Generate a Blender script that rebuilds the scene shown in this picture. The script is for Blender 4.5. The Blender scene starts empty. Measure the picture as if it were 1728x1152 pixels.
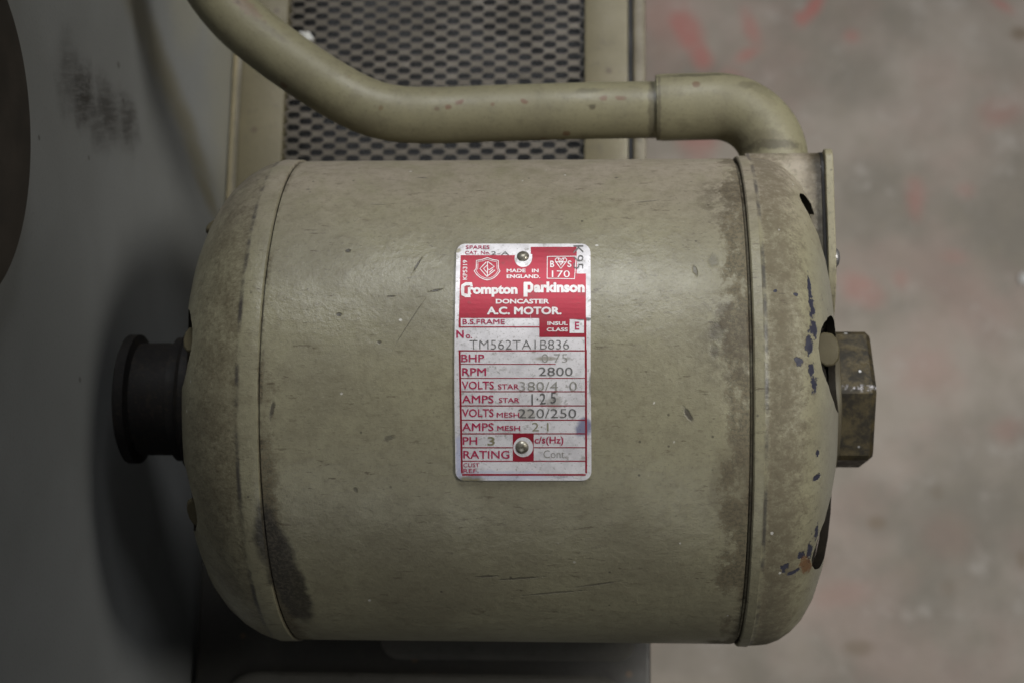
import bpy, bmesh, math, random
from mathutils import Vector, Matrix
random.seed(7)
S = bpy.context.scene
COL = S.collection

# ------------------------------------------------------------------ camera
FPX = 2813.0                       # focal length in pixels of the 1728 px wide photograph
PITCH, YAW = math.radians(13.0), math.radians(3.38)
CAMP = Vector((0.0, -0.1202, 0.6184))
cF = Vector((-math.sin(YAW), math.cos(YAW)*math.sin(PITCH), -math.cos(YAW)*math.cos(PITCH)))
cR = Vector((math.cos(YAW), math.sin(YAW)*math.sin(PITCH), -math.sin(YAW)*math.cos(PITCH)))
cU = Vector((0.0, math.cos(PITCH), math.sin(PITCH)))
cam = bpy.data.cameras.new('camera')
camo = bpy.data.objects.new('camera', cam); COL.objects.link(camo)
camo.matrix_world = Matrix(((cR.x, cU.x, -cF.x, CAMP.x), (cR.y, cU.y, -cF.y, CAMP.y), (cR.z, cU.z, -cF.z, CAMP.z), (0, 0, 0, 1)))
cam.sensor_width = 36.0
cam.lens = FPX/1728*36.0
cam.clip_start, cam.clip_end = 0.01, 60
cam.dof.use_dof = True
cam.dof.focus_distance = 0.545
cam.dof.aperture_fstop = 11.5
cam.dof.aperture_blades = 7
S.camera = camo

# ------------------------------------------------------------------ world and lamps
w = bpy.data.worlds.new('World'); S.world = w; w.use_nodes = True
w.node_tree.nodes['Background'].inputs[0].default_value = (0.95, 1.0, 1.05, 1)
w.node_tree.nodes['Background'].inputs[1].default_value = 0.028

def area(name, loc, target, sx, sy, power, col):
    l = bpy.data.lights.new(name, 'AREA'); l.shape = 'RECTANGLE'; l.size = sx; l.size_y = sy
    l.energy = power; l.color = col
    o = bpy.data.objects.new(name, l); COL.objects.link(o)
    o.location = loc
    o.rotation_euler = (Vector(target)-Vector(loc)).to_track_quat('-Z', 'Y').to_euler()
    return o
def spot(name, loc, target, ang, blend, rad, power, col):
    l = bpy.data.lights.new(name, 'SPOT'); l.spot_size = math.radians(ang); l.spot_blend = blend
    l.shadow_soft_size = rad; l.energy = power; l.color = col
    o = bpy.data.objects.new(name, l); COL.objects.link(o); o.location = loc
    o.rotation_euler = (Vector(target)-Vector(loc)).to_track_quat('-Z', 'Y').to_euler()
    return o
spot('work_lamp', (1.02, 0.22, 0.98), (0.31, 0.19, -0.3), 45, 1.0, 0.36, 215.0, (1.0, 0.98, 0.925))
area('window_light', (0.02, 1.20, 1.3), (0.02, 0.0, -0.1), 0.6, 0.5, 15.5, (0.95, 0.97, 1.0))
area('front_fill', (-0.3, -1.5, 1.0), (0.0, 0.0, 0.0), 0.9, 0.7, 3.8, (0.95, 0.97, 1.0))  # added fill from the front, brightens the motor's lower side
S.view_settings.view_transform = 'Standard'
S.view_settings.look = 'None'
S.view_settings.exposure = 0.0
S.view_settings.gamma = 1.0

# ------------------------------------------------------------------ geometry helpers
def ray(x, y):
    return cF + cR*((x-864.0)/FPX) + cU*((576.0-y)/FPX)
def pz(x, y, z):
    d = ray(x, y); t = (z-CAMP.z)/d.z
    return CAMP + d*t
def pxw(x, y, X):
    d = ray(x, y); t = (X-CAMP.x)/d.x
    return CAMP + d*t
def pcyl(x, y, r):
    d = ray(x, y)
    a = d.y*d.y+d.z*d.z; b = 2*(CAMP.y*d.y+CAMP.z*d.z); c = CAMP.y**2+CAMP.z**2-r*r
    D = max(b*b-4*a*c, 0.0)
    return CAMP + d*((-b-math.sqrt(D))/(2*a))

ORG = {}
def thing(name, label, cat, loc, group=None):
    o = bpy.data.objects.new(name, None); COL.objects.link(o)
    o.empty_display_size = 0.02
    o.location = loc; o['label'] = label; o['category'] = cat
    if group: o['group'] = group
    ORG[o.name] = Vector(loc)
    return o
def mk(name, verts, faces, mat, parent=None, smooth=None, label=None):
    org = ORG[parent.name] if parent else Vector((0, 0, 0))
    m = bpy.data.meshes.new(name)
    m.from_pydata([tuple(Vector(v)-org) for v in verts], [], faces)
    m.materials.append(mat)
    bm = bmesh.new(); bm.from_mesh(m)
    bmesh.ops.recalc_face_normals(bm, faces=bm.faces)
    bm.to_mesh(m); bm.free()
    return link(name, m, parent, smooth, label)
def link(name, m, parent=None, smooth=None, label=None):
    if smooth is not None:
        m.shade_smooth()
        m.set_sharp_from_angle(angle=math.radians(smooth))
    o = bpy.data.objects.new(name, m); COL.objects.link(o)
    if parent:
        o.parent = parent; ORG[o.name] = ORG[parent.name]
    if label: o['label'] = label
    return o
def geo_box(lo, hi, bev=0.0, seg=2):
    bm = bmesh.new()
    bmesh.ops.create_cube(bm, size=1.0)
    for v in bm.verts:
        v.co = Vector([lo[i]+(v.co[i]+0.5)*(hi[i]-lo[i]) for i in range(3)])
    if bev: bmesh.ops.bevel(bm, geom=bm.edges[:], offset=bev, segments=seg, affect='EDGES', profile=0.5)
    vs = [v.co.copy() for v in bm.verts]; bm.verts.index_update()
    fs = [[v.index for v in f.verts] for f in bm.faces]
    bm.free(); return vs, fs
def box(name, lo, hi, mat, parent, bev=0.0, label=None, seg=2):
    v, f = geo_box(lo, hi, bev, seg)
    return mk(name, v, f, mat, parent, 40 if bev else None, label)
def geo_lathe(prof, n=128, cap0=True, cap1=True, closed=False, c=(0, 0)):
    """profile of (X, r) turned about the X axis"""
    vs, fs = [], []
    for X, r in prof:
        for k in range(n):
            a = 2*math.pi*k/n
            vs.append(Vector((X, c[0]+r*math.sin(a), c[1]+r*math.cos(a))))
    m = len(prof)
    for i in range(m if closed else m-1):
        j = (i+1) % m
        for k in range(n):
            k2 = (k+1) % n
            fs.append([i*n+k, i*n+k2, j*n+k2, j*n+k])
    if not closed:
        if cap0: fs.append(list(range(n)))
        if cap1: fs.append([(m-1)*n+k for k in range(n)])
    return vs, fs
def geo_tube(pts, rad, n=32, cap=True):
    vs, fs = [], []
    N = len(pts); pts = [Vector(p) for p in pts]
    up = Vector((0, 0, 1))
    for i, p in enumerate(pts):
        t = (pts[min(i+1, N-1)]-pts[max(i-1, 0)]).normalized()
        s = t.cross(up).normalized(); q = s.cross(t).normalized()
        r = rad[i] if isinstance(rad, (list, tuple)) else rad
        for k in range(n):
            a = 2*math.pi*k/n
            vs.append(p+s*(r*math.cos(a))+q*(r*math.sin(a)))
    for i in range(N-1):
        for k in range(n):
            k2 = (k+1) % n
            fs.append([i*n+k, i*n+k2, (i+1)*n+k2, (i+1)*n+k])
    if cap:
        fs.append(list(range(n))); fs.append([(N-1)*n+k for k in range(n)])
    return vs, fs
def smooth_path(pts, n=12):
    pts = [Vector(p) for p in pts]; out = []
    P = [pts[0]*2-pts[1]]+pts+[pts[-1]*2-pts[-2]]
    for i in range(1, len(P)-2):
        for k in range(n):
            t = k/n; a, b, c, d = P[i-1], P[i], P[i+1], P[i+2]
            out.append(0.5*((2*b)+(c-a)*t+(2*a-5*b+4*c-d)*t*t+(3*b-a-3*c+d)*t**3))
    out.append(pts[-1]); return out
def geo_prism_x(poly, x0, x1):
    n = len(poly)
    vs = [Vector((x0, p[0], p[1])) for p in poly]+[Vector((x1, p[0], p[1])) for p in poly]
    fs = [list(range(n)), list(range(2*n-1, n-1, -1))]
    fs += [[k, (k+1) % n, n+(k+1) % n, n+k] for k in range(n)]
    return vs, fs
def bool_cut(me, cutters):
    tmp = bpy.data.objects.new('cutting_base', me); COL.objects.link(tmp)
    bag = []
    for vs, fs in cutters:
        m = bpy.data.meshes.new('cutter'); m.from_pydata([tuple(v) for v in vs], [], fs)
        m.materials.append(PAINT); m.materials.append(INSIDE)
        for p in m.polygons: p.material_index = 1
        bm = bmesh.new(); bm.from_mesh(m); bmesh.ops.recalc_face_normals(bm, faces=bm.faces); bm.to_mesh(m); bm.free()
        c = bpy.data.objects.new('cutter', m); COL.objects.link(c); bag.append(c)
        md = tmp.modifiers.new('cut', 'BOOLEAN'); md.object = c; md.operation = 'DIFFERENCE'; md.solver = 'EXACT'
    dg = bpy.context.evaluated_depsgraph_get()
    out = bpy.data.meshes.new_from_object(tmp.evaluated_get(dg))
    for o in bag+[tmp]: bpy.data.objects.remove(o)
    return out

# ------------------------------------------------------------------ material helpers
class NT:
    def __init__(self, name):
        self.m = bpy.data.materials.new(name); self.m.use_nodes = True
        self.t = self.m.node_tree; self.b = self.t.nodes['Principled BSDF']
        self.tc = self.t.nodes.new('ShaderNodeTexCoord')
    def put(self, sock, v):
        if isinstance(v, bpy.types.NodeSocket): self.t.links.new(v, sock)
        elif isinstance(v, (tuple, list, Vector)) and sock.type == 'RGBA': sock.default_value = tuple(v)+((1,) if len(v) == 3 else ())
        else: sock.default_value = v
    def math(self, op, a, b=0.0, c=None, clamp=False):
        n = self.t.nodes.new('ShaderNodeMath'); n.operation = op; n.use_clamp = clamp
        self.put(n.inputs[0], a); self.put(n.inputs[1], b)
        if c is not None: self.put(n.inputs[2], c)
        return n.outputs[0]
    def vec(self, op, a, b):
        n = self.t.nodes.new('ShaderNodeVectorMath'); n.operation = op
        self.put(n.inputs[0], a); self.put(n.inputs[1], b)
        return n.outputs['Value' if op in ('LENGTH', 'DISTANCE', 'DOT_PRODUCT') else 'Vector']
    def pos(self, org=(0, 0, 0)):
        return self.vec('ADD', self.tc.outputs['Object'], tuple(org))
    def xyz(self, v):
        n = self.t.nodes.new('ShaderNodeSeparateXYZ'); self.put(n.inputs[0], v); return n.outputs
    def noise(self, v, scale, detail=3.0, rough=0.55, dist=0.0):
        n = self.t.nodes.new('ShaderNodeTexNoise'); self.put(n.inputs['Vector'], v)
        n.inputs['Scale'].default_value = scale; n.inputs['Detail'].default_value = detail
        n.inputs['Roughness'].default_value = rough; n.inputs['Distortion'].default_value = dist
        return n.outputs[0]
    def voro(self, v, scale, out='Distance'):
        n = self.t.nodes.new('ShaderNodeTexVoronoi'); self.put(n.inputs['Vector'], v)
        n.inputs['Scale'].default_value = scale
        return n.outputs[out]
    def step(self, v, a, b, lo=0.0, hi=1.0):
        n = self.t.nodes.new('ShaderNodeMapRange'); n.interpolation_type = 'SMOOTHSTEP'
        self.put(n.inputs[0], v)
        n.inputs[1].default_value = a; n.inputs[2].default_value = b
        n.inputs[3].default_value = lo; n.inputs[4].default_value = hi
        return n.outputs[0]
    def mix(self, f, a, b):
        n = self.t.nodes.new('ShaderNodeMix'); n.data_type = 'RGBA'
        self.put(n.inputs[0], f); self.put(n.inputs[6], a); self.put(n.inputs[7], b)
        return n.outputs[2]
    def mul(self, *a):
        r = a[0]
        for k in a[1:]: r = self.math('MULTIPLY', r, k)
        return r
    def mx(self, a, b): return self.math('MAXIMUM', a, b)
    def blob(self, P, c, e1, a, e2, b, rag, soft=0.35):
        """elliptical mark with a ragged outline, centred on c"""
        d = self.vec('SUBTRACT', P, tuple(c))
        u = self.vec('DOT_PRODUCT', d, tuple(Vector(e1)/a)); v = self.vec('DOT_PRODUCT', d, tuple(Vector(e2)/b))
        s = self.math('SQRT', self.math('ADD', self.math('MULTIPLY', u, u), self.math('MULTIPLY', v, v)))
        return self.step(self.math('ADD', s, rag), 1.0+soft, 1.0-soft)
    def bump(self, h, strength, dist):
        n = self.t.nodes.new('ShaderNodeBump'); n.inputs['Strength'].default_value = strength
        n.inputs['Distance'].default_value = dist; self.put(n.inputs['Height'], h)
        self.put(self.b.inputs['Normal'], n.outputs[0])
    def out(self, col, rough=0.5, metal=0.0, spec=0.5):
        self.put(self.b.inputs['Base Color'], col); self.put(self.b.inputs['Roughness'], rough)
        self.put(self.b.inputs['Metallic'], metal); self.put(self.b.inputs['Specular IOR Level'], spec)
        return self.m

R = 0.09
MO = Vector((-0.035, 0.0, -0.100))          # base of the motor
XL, XR = -0.1150, 0.0458                    # the two seams
def motor_paint():
    n = NT('aged_cream_paint'); P = n.pos(MO); x, y, z = n.xyz(P)[:3]
    cloud = n.noise(P, 22, 5, 0.6)
    lump = n.noise(P, 60, 6, 0.68)
    fine = n.noise(P, 900, 4, 0.7)
    mid = n.noise(P, 260, 5, 0.7)
    streakv = n.vec('MULTIPLY', P, (0.22, 1.0, 1.0))
    streak = n.noise(streakv, 560, 4, 0.7)
    col = n.mix(n.step(cloud, 0.32, 0.68), (0.280, 0.260, 0.170), (0.205, 0.187, 0.122))
    # settled dust, towards the back
    dusty = n.mul(n.step(y, 0.028, 0.080), n.step(lump, 0.2, 0.6))
    col = n.mix(n.mul(dusty, 0.9), col, (0.315, 0.27, 0.212))
    col = n.mix(n.mul(n.step(mid, 0.42, 0.72), 0.42), col, (0.15, 0.127, 0.08))
    tiny = n.noise(streakv, 2000, 3, 0.75)
    col = n.mix(n.mul(n.step(tiny, 0.54, 0.72), 0.36), col, (0.11, 0.095, 0.065))
    col = n.mix(n.mul(n.step(fine, 0.54, 0.72), 0.5), col, (0.12, 0.105, 0.075))
    col = n.mix(n.mul(n.step(fine, 0.40, 0.28), 0.35), col, (0.40, 0.37, 0.27))
    col = n.mix(n.mul(n.step(streak, 0.60, 0.68), n.step(lump, 0.38, 0.60), 0.85), col, (0.085, 0.065, 0.04))
    # pin-point dark specks
    vd = n.voro(P, 210); vc = n.voro(P, 210, 'Color'); pick = n.xyz(vc)[0]
    spk = n.mul(n.step(vd, 0.13, 0.06), n.step(pick, 0.88, 0.90))
    col = n.mix(n.mul(spk, 0.7), col, (0.04, 0.032, 0.025))
    # grime gathered along the seams
    grit = n.math('ADD', n.mul(fine, 0.45), n.mul(n.noise(P, 2200, 2, 0.7), 0.25))
    def dither(g, amt, a, b, nz=lump):
        return n.step(n.math('ADD', n.math('ADD', n.mul(g, amt), n.math('ADD', n.mul(nz, 0.65), n.mul(mid, 0.35))), grit), a, b)
    on = n.mul(n.step(x, XL-0.0005, XL), n.step(x, XR+0.0005, XR))
    patchy = n.step(n.noise(n.vec('MULTIPLY', P, (1.6, 1.0, 1.0)), 42, 4, 0.65), 0.36, 0.64, 0.35, 1.0)
    sr = dither(n.mul(n.step(x, XR-0.018, XR-0.0005), patchy), 0.78, 1.10, 1.33)
    lowf = n.step(y, 0.0, -0.055, 0.30, 0.60)
    sl = dither(n.mul(n.step(x, XL+0.014, XL+0.001), lowf), 1.0, 1.14, 1.46)
    thin = n.mul(n.mx(n.step(x, XR-0.0045, XR-0.0008), n.mul(n.step(x, XL+0.0024, XL+0.0008), 0.9)), n.step(n.math('ADD', lump, n.mul(mid, .6)), 0.66, 0.92))
    grime = n.mul(n.mx(n.mx(n.mul(sr, 0.72), n.mul(sl, 0.8)), thin), on)
    # the end bells carry more dust and oil
    br = n.mul(n.step(x, XR+0.003, XR+0.006), n.step(x, XR+0.027, XR+0.010))
    br = n.mul(dither(br, 0.55, 1.02, 1.48, mid), n.step(x, XR+0.002, XR+0.004))
    bl = n.mul(n.step(x, XL-0.005, XL-0.008), n.step(x, XL-0.036, XL-0.018))
    bl = n.mul(dither(bl, 0.42, 1.0, 1.5), n.step(x, XL-0.004, XL-0.006))
    col = n.mix(n.mul(br, 0.70), col, (0.105, 0.083, 0.051))
    col = n.mix(n.mul(bl, 0.8), col, (0.085, 0.069, 0.042))
    grm = n.mix(n.step(fine, 0.40, 0.60), (0.040, 0.030, 0.016), (0.125, 0.098, 0.056))
    col = n.mix(grime, col, grm)
    boxd = n.mul(n.step(x, XR+0.022, XR+0.028), n.step(y, 0.030, 0.055), n.step(n.math('ADD', lump, n.mul(mid, .6)), 0.58, 0.95))
    col = n.mix(n.mul(boxd, 0.95), col, (0.072, 0.055, 0.03))
    # bands beside the seam: edges knocked dark
    eb = n.mul(n.mx(n.step(n.math('ABSOLUTE', n.math('SUBTRACT', x, XR+0.0043)), 0.0011, 0.0002), n.step(n.math('ABSOLUTE', n.math('SUBTRACT', x, XL-0.0072)), 0.0012, 0.0002)), n.step(lump, 0.40, 0.60))
    col = n.mix(n.mul(eb, 0.8), col, (0.04, 0.036, 0.036))
    # paint chipped off the shoulder of the right bell, showing blue-black primer
    rag = n.math('MULTIPLY', n.math('SUBTRACT', n.noise(P, 520, 4, 0.65), 0.5), 3.2)
    chip = None
    ex, ey, ez = Vector((1, 0, 0)), Vector((0, 1, 0)), Vector((0, 0, 1))
    for (u, v, a, b) in ((1359, 520, 3, 22), (1363, 545, 5, 20), (1366, 575, 6, 14), (1357, 598, 6, 14), (1361, 632, 5, 11), (1366, 652, 5, 15), (1341, 618, 6, 6),
                         (1372, 750, 2, 5), (1371, 785, 6, 5), (1337, 522, 3, 3), (1302, 521, 3, 3), (1360, 890, 5, 16), (1348, 905, 6, 6), (1335, 925, 14, 4), (1318, 915, 6, 8), (1372, 868, 3, 12)):
        rr = 0.0775 if u < 1350 else 0.072
        c = pcyl(u, v, rr); th = math.atan2(c.y, c.z); tang = Vector((0, math.cos(th), -math.sin(th)))
        k = n.blob(P, c, ex, max(a*0.00022, 0.0006)*0.95, tang, b*0.00022, rag, 0.16)
        chip = k if chip is None else n.mx(chip, k)
    col = n.mix(n.mul(n.step(x, XR+0.018, XR+0.03), n.step(y, 0.05, 0.03), 0.35), col, (0.30, 0.295, 0.29))
    flk = n.mul(n.step(x, XR+0.0195, XR+0.0225), n.step(x, XR+0.0290, XR+0.0262), n.step(n.noise(P, 460, 6, 0.7), 0.615, 0.64), n.step(n.noise(P, 60, 2, 0.5), 0.50, 0.58), n.step(y, 0.045, 0.03))
    chip = n.mx(chip, flk)
    col = n.mix(chip, col, (0.035, 0.035, 0.052))
    rust = n.blob(P, pcyl(1348, 962, 0.074), ex, 0.0022, ey, 0.0024, n.mul(rag, 0.6), 0.25)
    col = n.mix(n.mul(rust, 0.8), col, (0.13, 0.055, 0.02))
    # knocks and scratches on the shell
    mark = None
    for (u, v, a, b, ang, k) in ((587, 423, 5, 4, 0, 1), (572, 531, 5, 3.5, 0, 1), (704, 447, 16, 1.6, 58, .9), (735, 490, 12, 2.2, 12, 1), (660, 500, 9, 1.6, 2, .9), (640, 577, 4, 3, 0, .8),
                              (1161, 698, 5, 16, 30, .95), (1173, 457, 4, 12, 10, .7), (459, 692, 4, 16, -12, .9), (712, 300, 10, 3, 0, .7), (655, 740, 12, 5, 20, .6), (520, 320, 5, 4, 0, .5),
                              (600, 826, 4, 5, 0, .7), (1040, 300, 4, 3, 0, .8), (880, 975, 40, 2.5, 4, .7), (930, 1000, 60, 2.5, 5, .6), (820, 972, 20, 3, 3, .7), (1010, 985, 36, 2.5, 8, .6),
                              (1210, 560, 14, 20, 0, .55), (1203, 440, 10, 14, 0, .45), (690, 545, 50, 0.9, 57, .6), (1205, 590, 8, 14, 0, .5), (1090, 340, 20, 2.2, 5, .5), (640, 345, 14, 2, 0, .4)):
        c = pcyl(u, v, R); q = pcyl(u+math.cos(math.radians(ang)), v-math.sin(math.radians(ang)), R)
        e1 = (q-c).normalized(); s = (q-c).length
        nn = Vector((0, c.y, c.z)).normalized(); e2 = nn.cross(e1)
        g = n.mul(n.blob(P, c, e1, a*s*.85, e2, b*s*.85, n.mul(rag, 0.55), 0.4), k*.85)
        mark = g if mark is None else n.mx(mark, g)
    col = n.mix(mark, col, (0.045, 0.038, 0.032))
    # oily tide mark low on the right, stain at the left seam
    rag2 = n.math('MULTIPLY', n.math('SUBTRACT', n.noise(P, 90, 4, 0.6), 0.5), 1.4)
    st = n.blob(P, pcyl(1236, 820, R), ex, 0.0078, ey, 0.013, rag2, 0.12)
    st2 = n.blob(P, pcyl(1220, 340, R), ex, 0.0085, ey, 0.010, rag2, 0.5)
    st3 = n.blob(P, pcyl(478, 960, R), Vector((0.96, 0.25, 0)).normalized(), 0.0055, Vector((-.3, .95, 0)).normalized(), 0.018, rag2, 0.25)
    st4 = n.blob(P, pcyl(1225, 570, R), ex, 0.009, ey, 0.014, rag2, 0.6)
    col = n.mix(n.mul(st, 0.35), col, (0.10, 0.08, 0.05))
    col = n.mix(n.mul(n.mx(st2, st4), n.step(mid, 0.35, 0.6), 0.6), col, (0.07, 0.055, 0.035))
    col = n.mix(n.mul(st3, 0.9), col, n.mix(n.step(fine, 0.45, 0.6), (0.03, 0.026, 0.02), (0.07, 0.06, 0.045)))
    # crumbs of white paint dust
    wd = n.voro(P, 330); wp = n.xyz(n.voro(P, 330, 'Color'))[1]
    wh = n.mul(n.step(n.math('ADD', wd, n.mul(n.math('SUBTRACT', fine, .5), .5)), 0.20, 0.12), n.step(wp, 0.986, 0.988))
    col = n.mix(n.mul(wh, 0.8), col, (0.6, 0.58, 0.54))
    rough = n.math('ADD', n.step(cloud, 0.3, 0.7, 0.30, 0.52), n.mul(n.mx(grime, br), 0.4))
    rough = n.math('ADD', rough, n.mul(dusty, 0.18))
    wavy = n.noise(n.vec('MULTIPLY', P, (0.5, 1.0, 1.0)), 38, 3, 0.5)
    h = n.math('ADD', n.math('ADD', n.mul(fine, 0.22), n.mul(wavy, 2.6)), n.math('ADD', n.mul(mid, 0.8), n.mul(chip, -1.6)))
    h = n.math('ADD', h, n.mul(mark, -0.7))
    n.bump(h, 0.55, 0.0007)
    return n.out(col, rough, 0.0, 0.5)
def plain_paint(name, org, a, b, rust=None, rough=(0.4, 0.6), dirt=0.4, sc=1.0, dirtcol=(0.07, 0.058, 0.038)):
    n = NT(name); P = n.pos(org)
    cl = n.noise(P, 30*sc, 5, 0.6); fi = n.noise(P, 800*sc, 3, 0.7); md = n.noise(P, 160*sc, 5, 0.7)
    col = n.mix(n.step(cl, 0.3, 0.7), a, b)
    col = n.mix(n.mul(n.step(md, 0.52, 0.74), dirt), col, dirtcol)
    col = n.mix(n.mul(n.step(fi, 0.54, 0.72), dirt), col, dirtcol)
    vd = n.voro(P, 120*sc); pk = n.xyz(n.voro(P, 120*sc, 'Color'))[0]
    if rust: col = n.mix(n.mul(n.step(vd, 0.25, 0.12), n.step(pk, 0.86, 0.88), 0.8), col, rust)
    n.bump(n.math('ADD', n.mul(fi, 0.4), md), 0.3, 0.0006)
    return n.out(col, n.step(cl, 0.3, 0.7, *rough)), n
PAINT = motor_paint()

# ------------------------------------------------------------------ the setting: floor
ZF = -0.80
def floor_mat():
    n = NT('stained_concrete'); P = n.pos()
    a = n.noise(P, 9, 5, 0.6); b = n.noise(P, 30, 5, 0.65); c = n.noise(P, 140, 4, 0.7)
    col = n.mix(n.step(a, 0.32, 0.68), (0.168, 0.147, 0.127), (0.098, 0.087, 0.072))
    col = n.mix(n.mul(n.step(b, 0.45, 0.72), 0.45), col, (0.12, 0.105, 0.082))
    col = n.mix(n.mul(n.step(b, 0.46, 0.28), 0.5), col, (0.20, 0.185, 0.17))
    col = n.mix(n.mul(n.step(c, 0.55, 0.72), 0.3), col, (0.16, 0.15, 0.13))
    rag = n.math('MULTIPLY', n.math('SUBTRACT', n.noise(P, 26, 4, 0.6), 0.5), 1.6)
    red = None
    for (u, v, l, t, ang, k) in ((1155, 45, 40, 17, -62, .9), (1183, 95, 24, 12, -70, .8), (1180, 225, 30, 30, 0, .55), (1268, 50, 30, 9, -70, .6), (1262, 92, 22, 9, 30, .7),
                                 (1372, 12, 30, 8, 50, 1.0), (1352, 30, 10, 9, 20, .9), (1690, 8, 24, 6, -35, .7), (1437, 60, 12, 9, 0, .5), (1545, 338, 15, 26, 0, .75), (1628, 322, 16, 10, 0, .55),
                                 (1455, 492, 34, 17, -25, .8), (1520, 472, 12, 12, 0, .55), (1560, 620, 50, 34, 0, .35), (1700, 725, 26, 18, 0, .4), (1610, 435, 20, 10, 0, .45), (1420, 1000, 46, 16, 10, .35),
                                 (1120, 30, 40, 60, 0, .32), (1640, 520, 40, 60, 40, .2), (1390, 690, 30, 40, 0, .2), (1690, 190, 30, 20, 20, .35), (1235, 135, 26, 16, 0, .4), (1600, 900, 50, 30, 0, .2)):
        C = pz(u, v, ZF); e = (pz(u+math.cos(math.radians(ang)), v-math.sin(math.radians(ang)), ZF)-C)
        s = e.length; e.normalize(); e2 = Vector((0, 0, 1)).cross(e)
        g = n.mul(n.blob(P, C, e, l*s, e2, t*s*1.25, rag, 0.75), k*(1.0 if v < 240 else 0.6))
        red = g if red is None else n.mx(red, g)
    red = n.mul(red, n.step(b, 0.2, 0.5))
    col = n.mix(n.mul(red, 0.85), col, (0.20, 0.062, 0.054))
    wash = n.mul(n.step(n.noise(n.vec('ADD', P, (3.1, 1.7, 0)), 7, 4, 0.6), 0.47, 0.66), 0.30)
    col = n.mix(wash, col, (0.19, 0.13, 0.115))
    brn = None
    for (u, v, l, t, k) in ((1480, 882, 14, 10, .8), (1450, 1092, 24, 12, .7), (1385, 945, 10, 10, .5), (1722, 57, 18, 14, 1.0), (1600, 990, 12, 12, .4), (1725, 945, 8, 16, .7), (1580, 830, 10, 14, .4)):
        C = pz(u, v, ZF); s = (pz(u+1, v, ZF)-C).length
        g = n.mul(n.blob(P, C, (1, 0, 0), l*s, (0, 1, 0), t*s, rag, 0.5), k)
        brn = g if brn is None else n.mx(brn, g)
    col = n.mix(n.mul(brn, 0.8), col, (0.085, 0.062, 0.04))
    n.bump(n.math('ADD', b, n.mul(c, 0.4)), 0.3, 0.004)
    return n.out(col, 0.75)
fo = mk('floor', [(-4, -4, ZF), (4, -4, ZF), (4, 4, ZF), (-4, 4, ZF)], [[0, 1, 2, 3]], floor_mat())
fo['kind'] = 'structure'

# ------------------------------------------------------------------ cabinet with the ventilation mesh
ZC = -0.115
CX0, CX1 = pz(388, 130, ZC).x, pz(1090, 130, ZC).x
CO = Vector(((CX0+CX1)/2, 0.1, ZF))
cab = thing('ventilated_cabinet', 'cream sheet metal cabinet with black expanded mesh vent behind the motor', 'cabinet', CO)
CREAM, _ = plain_paint('cabinet_cream_paint', CO, (0.135, 0.116, 0.066), (0.105, 0.090, 0.050), (0.07, 0.05, 0.03), dirt=0.6)
YEL, _ = plain_paint('yellowed_edge_paint', CO, (0.24, 0.20, 0.115), (0.17, 0.145, 0.085), (0.05, 0.035, 0.02), dirt=0.55)
LIP, _ = plain_paint('mottled_lip_paint', CO, (0.15, 0.13, 0.085), (0.075, 0.062, 0.038), dirt=0.7, dirtcol=(0.045, 0.035, 0.022))
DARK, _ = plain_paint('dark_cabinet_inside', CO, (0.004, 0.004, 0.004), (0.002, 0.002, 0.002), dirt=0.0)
mx0, mx1 = pz(481, 130, ZC).x, pz(986, 130, ZC).x
lx0 = pz(407, 130, ZC).x; rx1 = pz(1060, 130, ZC).x; rx2 = pz(1068, 130, ZC).x
Y0, YM0, YM1, Y1 = -0.21, 0.062, 0.36, 0.40
box('left_lip', (CX0, Y0, ZC-0.020), (lx0-0.0006, Y1, ZC-0.004), YEL, cab, 0.0012)
box('frame_stile', (lx0, YM0, ZC-0.012), (mx0, Y1, ZC), CREAM, cab, 0.0009)
box('frame_stile', (mx1, YM0, ZC-0.012), (rx1, Y1, ZC), CREAM, cab, 0.0009)
box('right_lip', (rx2, Y0, ZC-0.014), (CX1, Y1, ZC-0.001), LIP, cab, 0.0015, label='pale chipped strip along the right edge')
box('groove', (rx1+0.0003, Y0, ZC-0.02), (rx2-0.0003, Y1, ZC-0.006), DARK, cab)
box('back_rail', (mx0+0.0004, YM1, ZC-0.012), (mx1-0.0004, Y1, ZC-0.0005), CREAM, cab, 0.0009)
box('top_plate', (lx0, Y0, ZC-0.012), (rx1, YM0-0.0005, ZC), CREAM, cab, 0.0009)
v, f = [], []
def addbox(lo, hi):
    a, b = geo_box(lo, hi); o = len(v); v.extend(a); f.extend([[i+o for i in q] for q in b])
wt = 0.004; zt = ZC-0.0205
addbox((CX0, Y0, ZF), (CX0+wt, Y1, zt)); addbox((CX1-wt, Y0, ZF), (CX1, Y1, zt))
addbox((CX0+wt, Y0, ZF), (CX1-wt, Y0+wt, zt)); addbox((CX0+wt, Y1-wt, ZF), (CX1-wt, Y1, zt))
mk('side_panels', v, f, CREAM, cab)
box('shade_backing', (CX0+wt+.001, Y0+wt+.001, ZC-0.09), (CX1-wt-.001, Y1-wt-.001, ZC-0.085), DARK, cab)  # added near-black sheet that paints in shade behind the mesh holes
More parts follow.
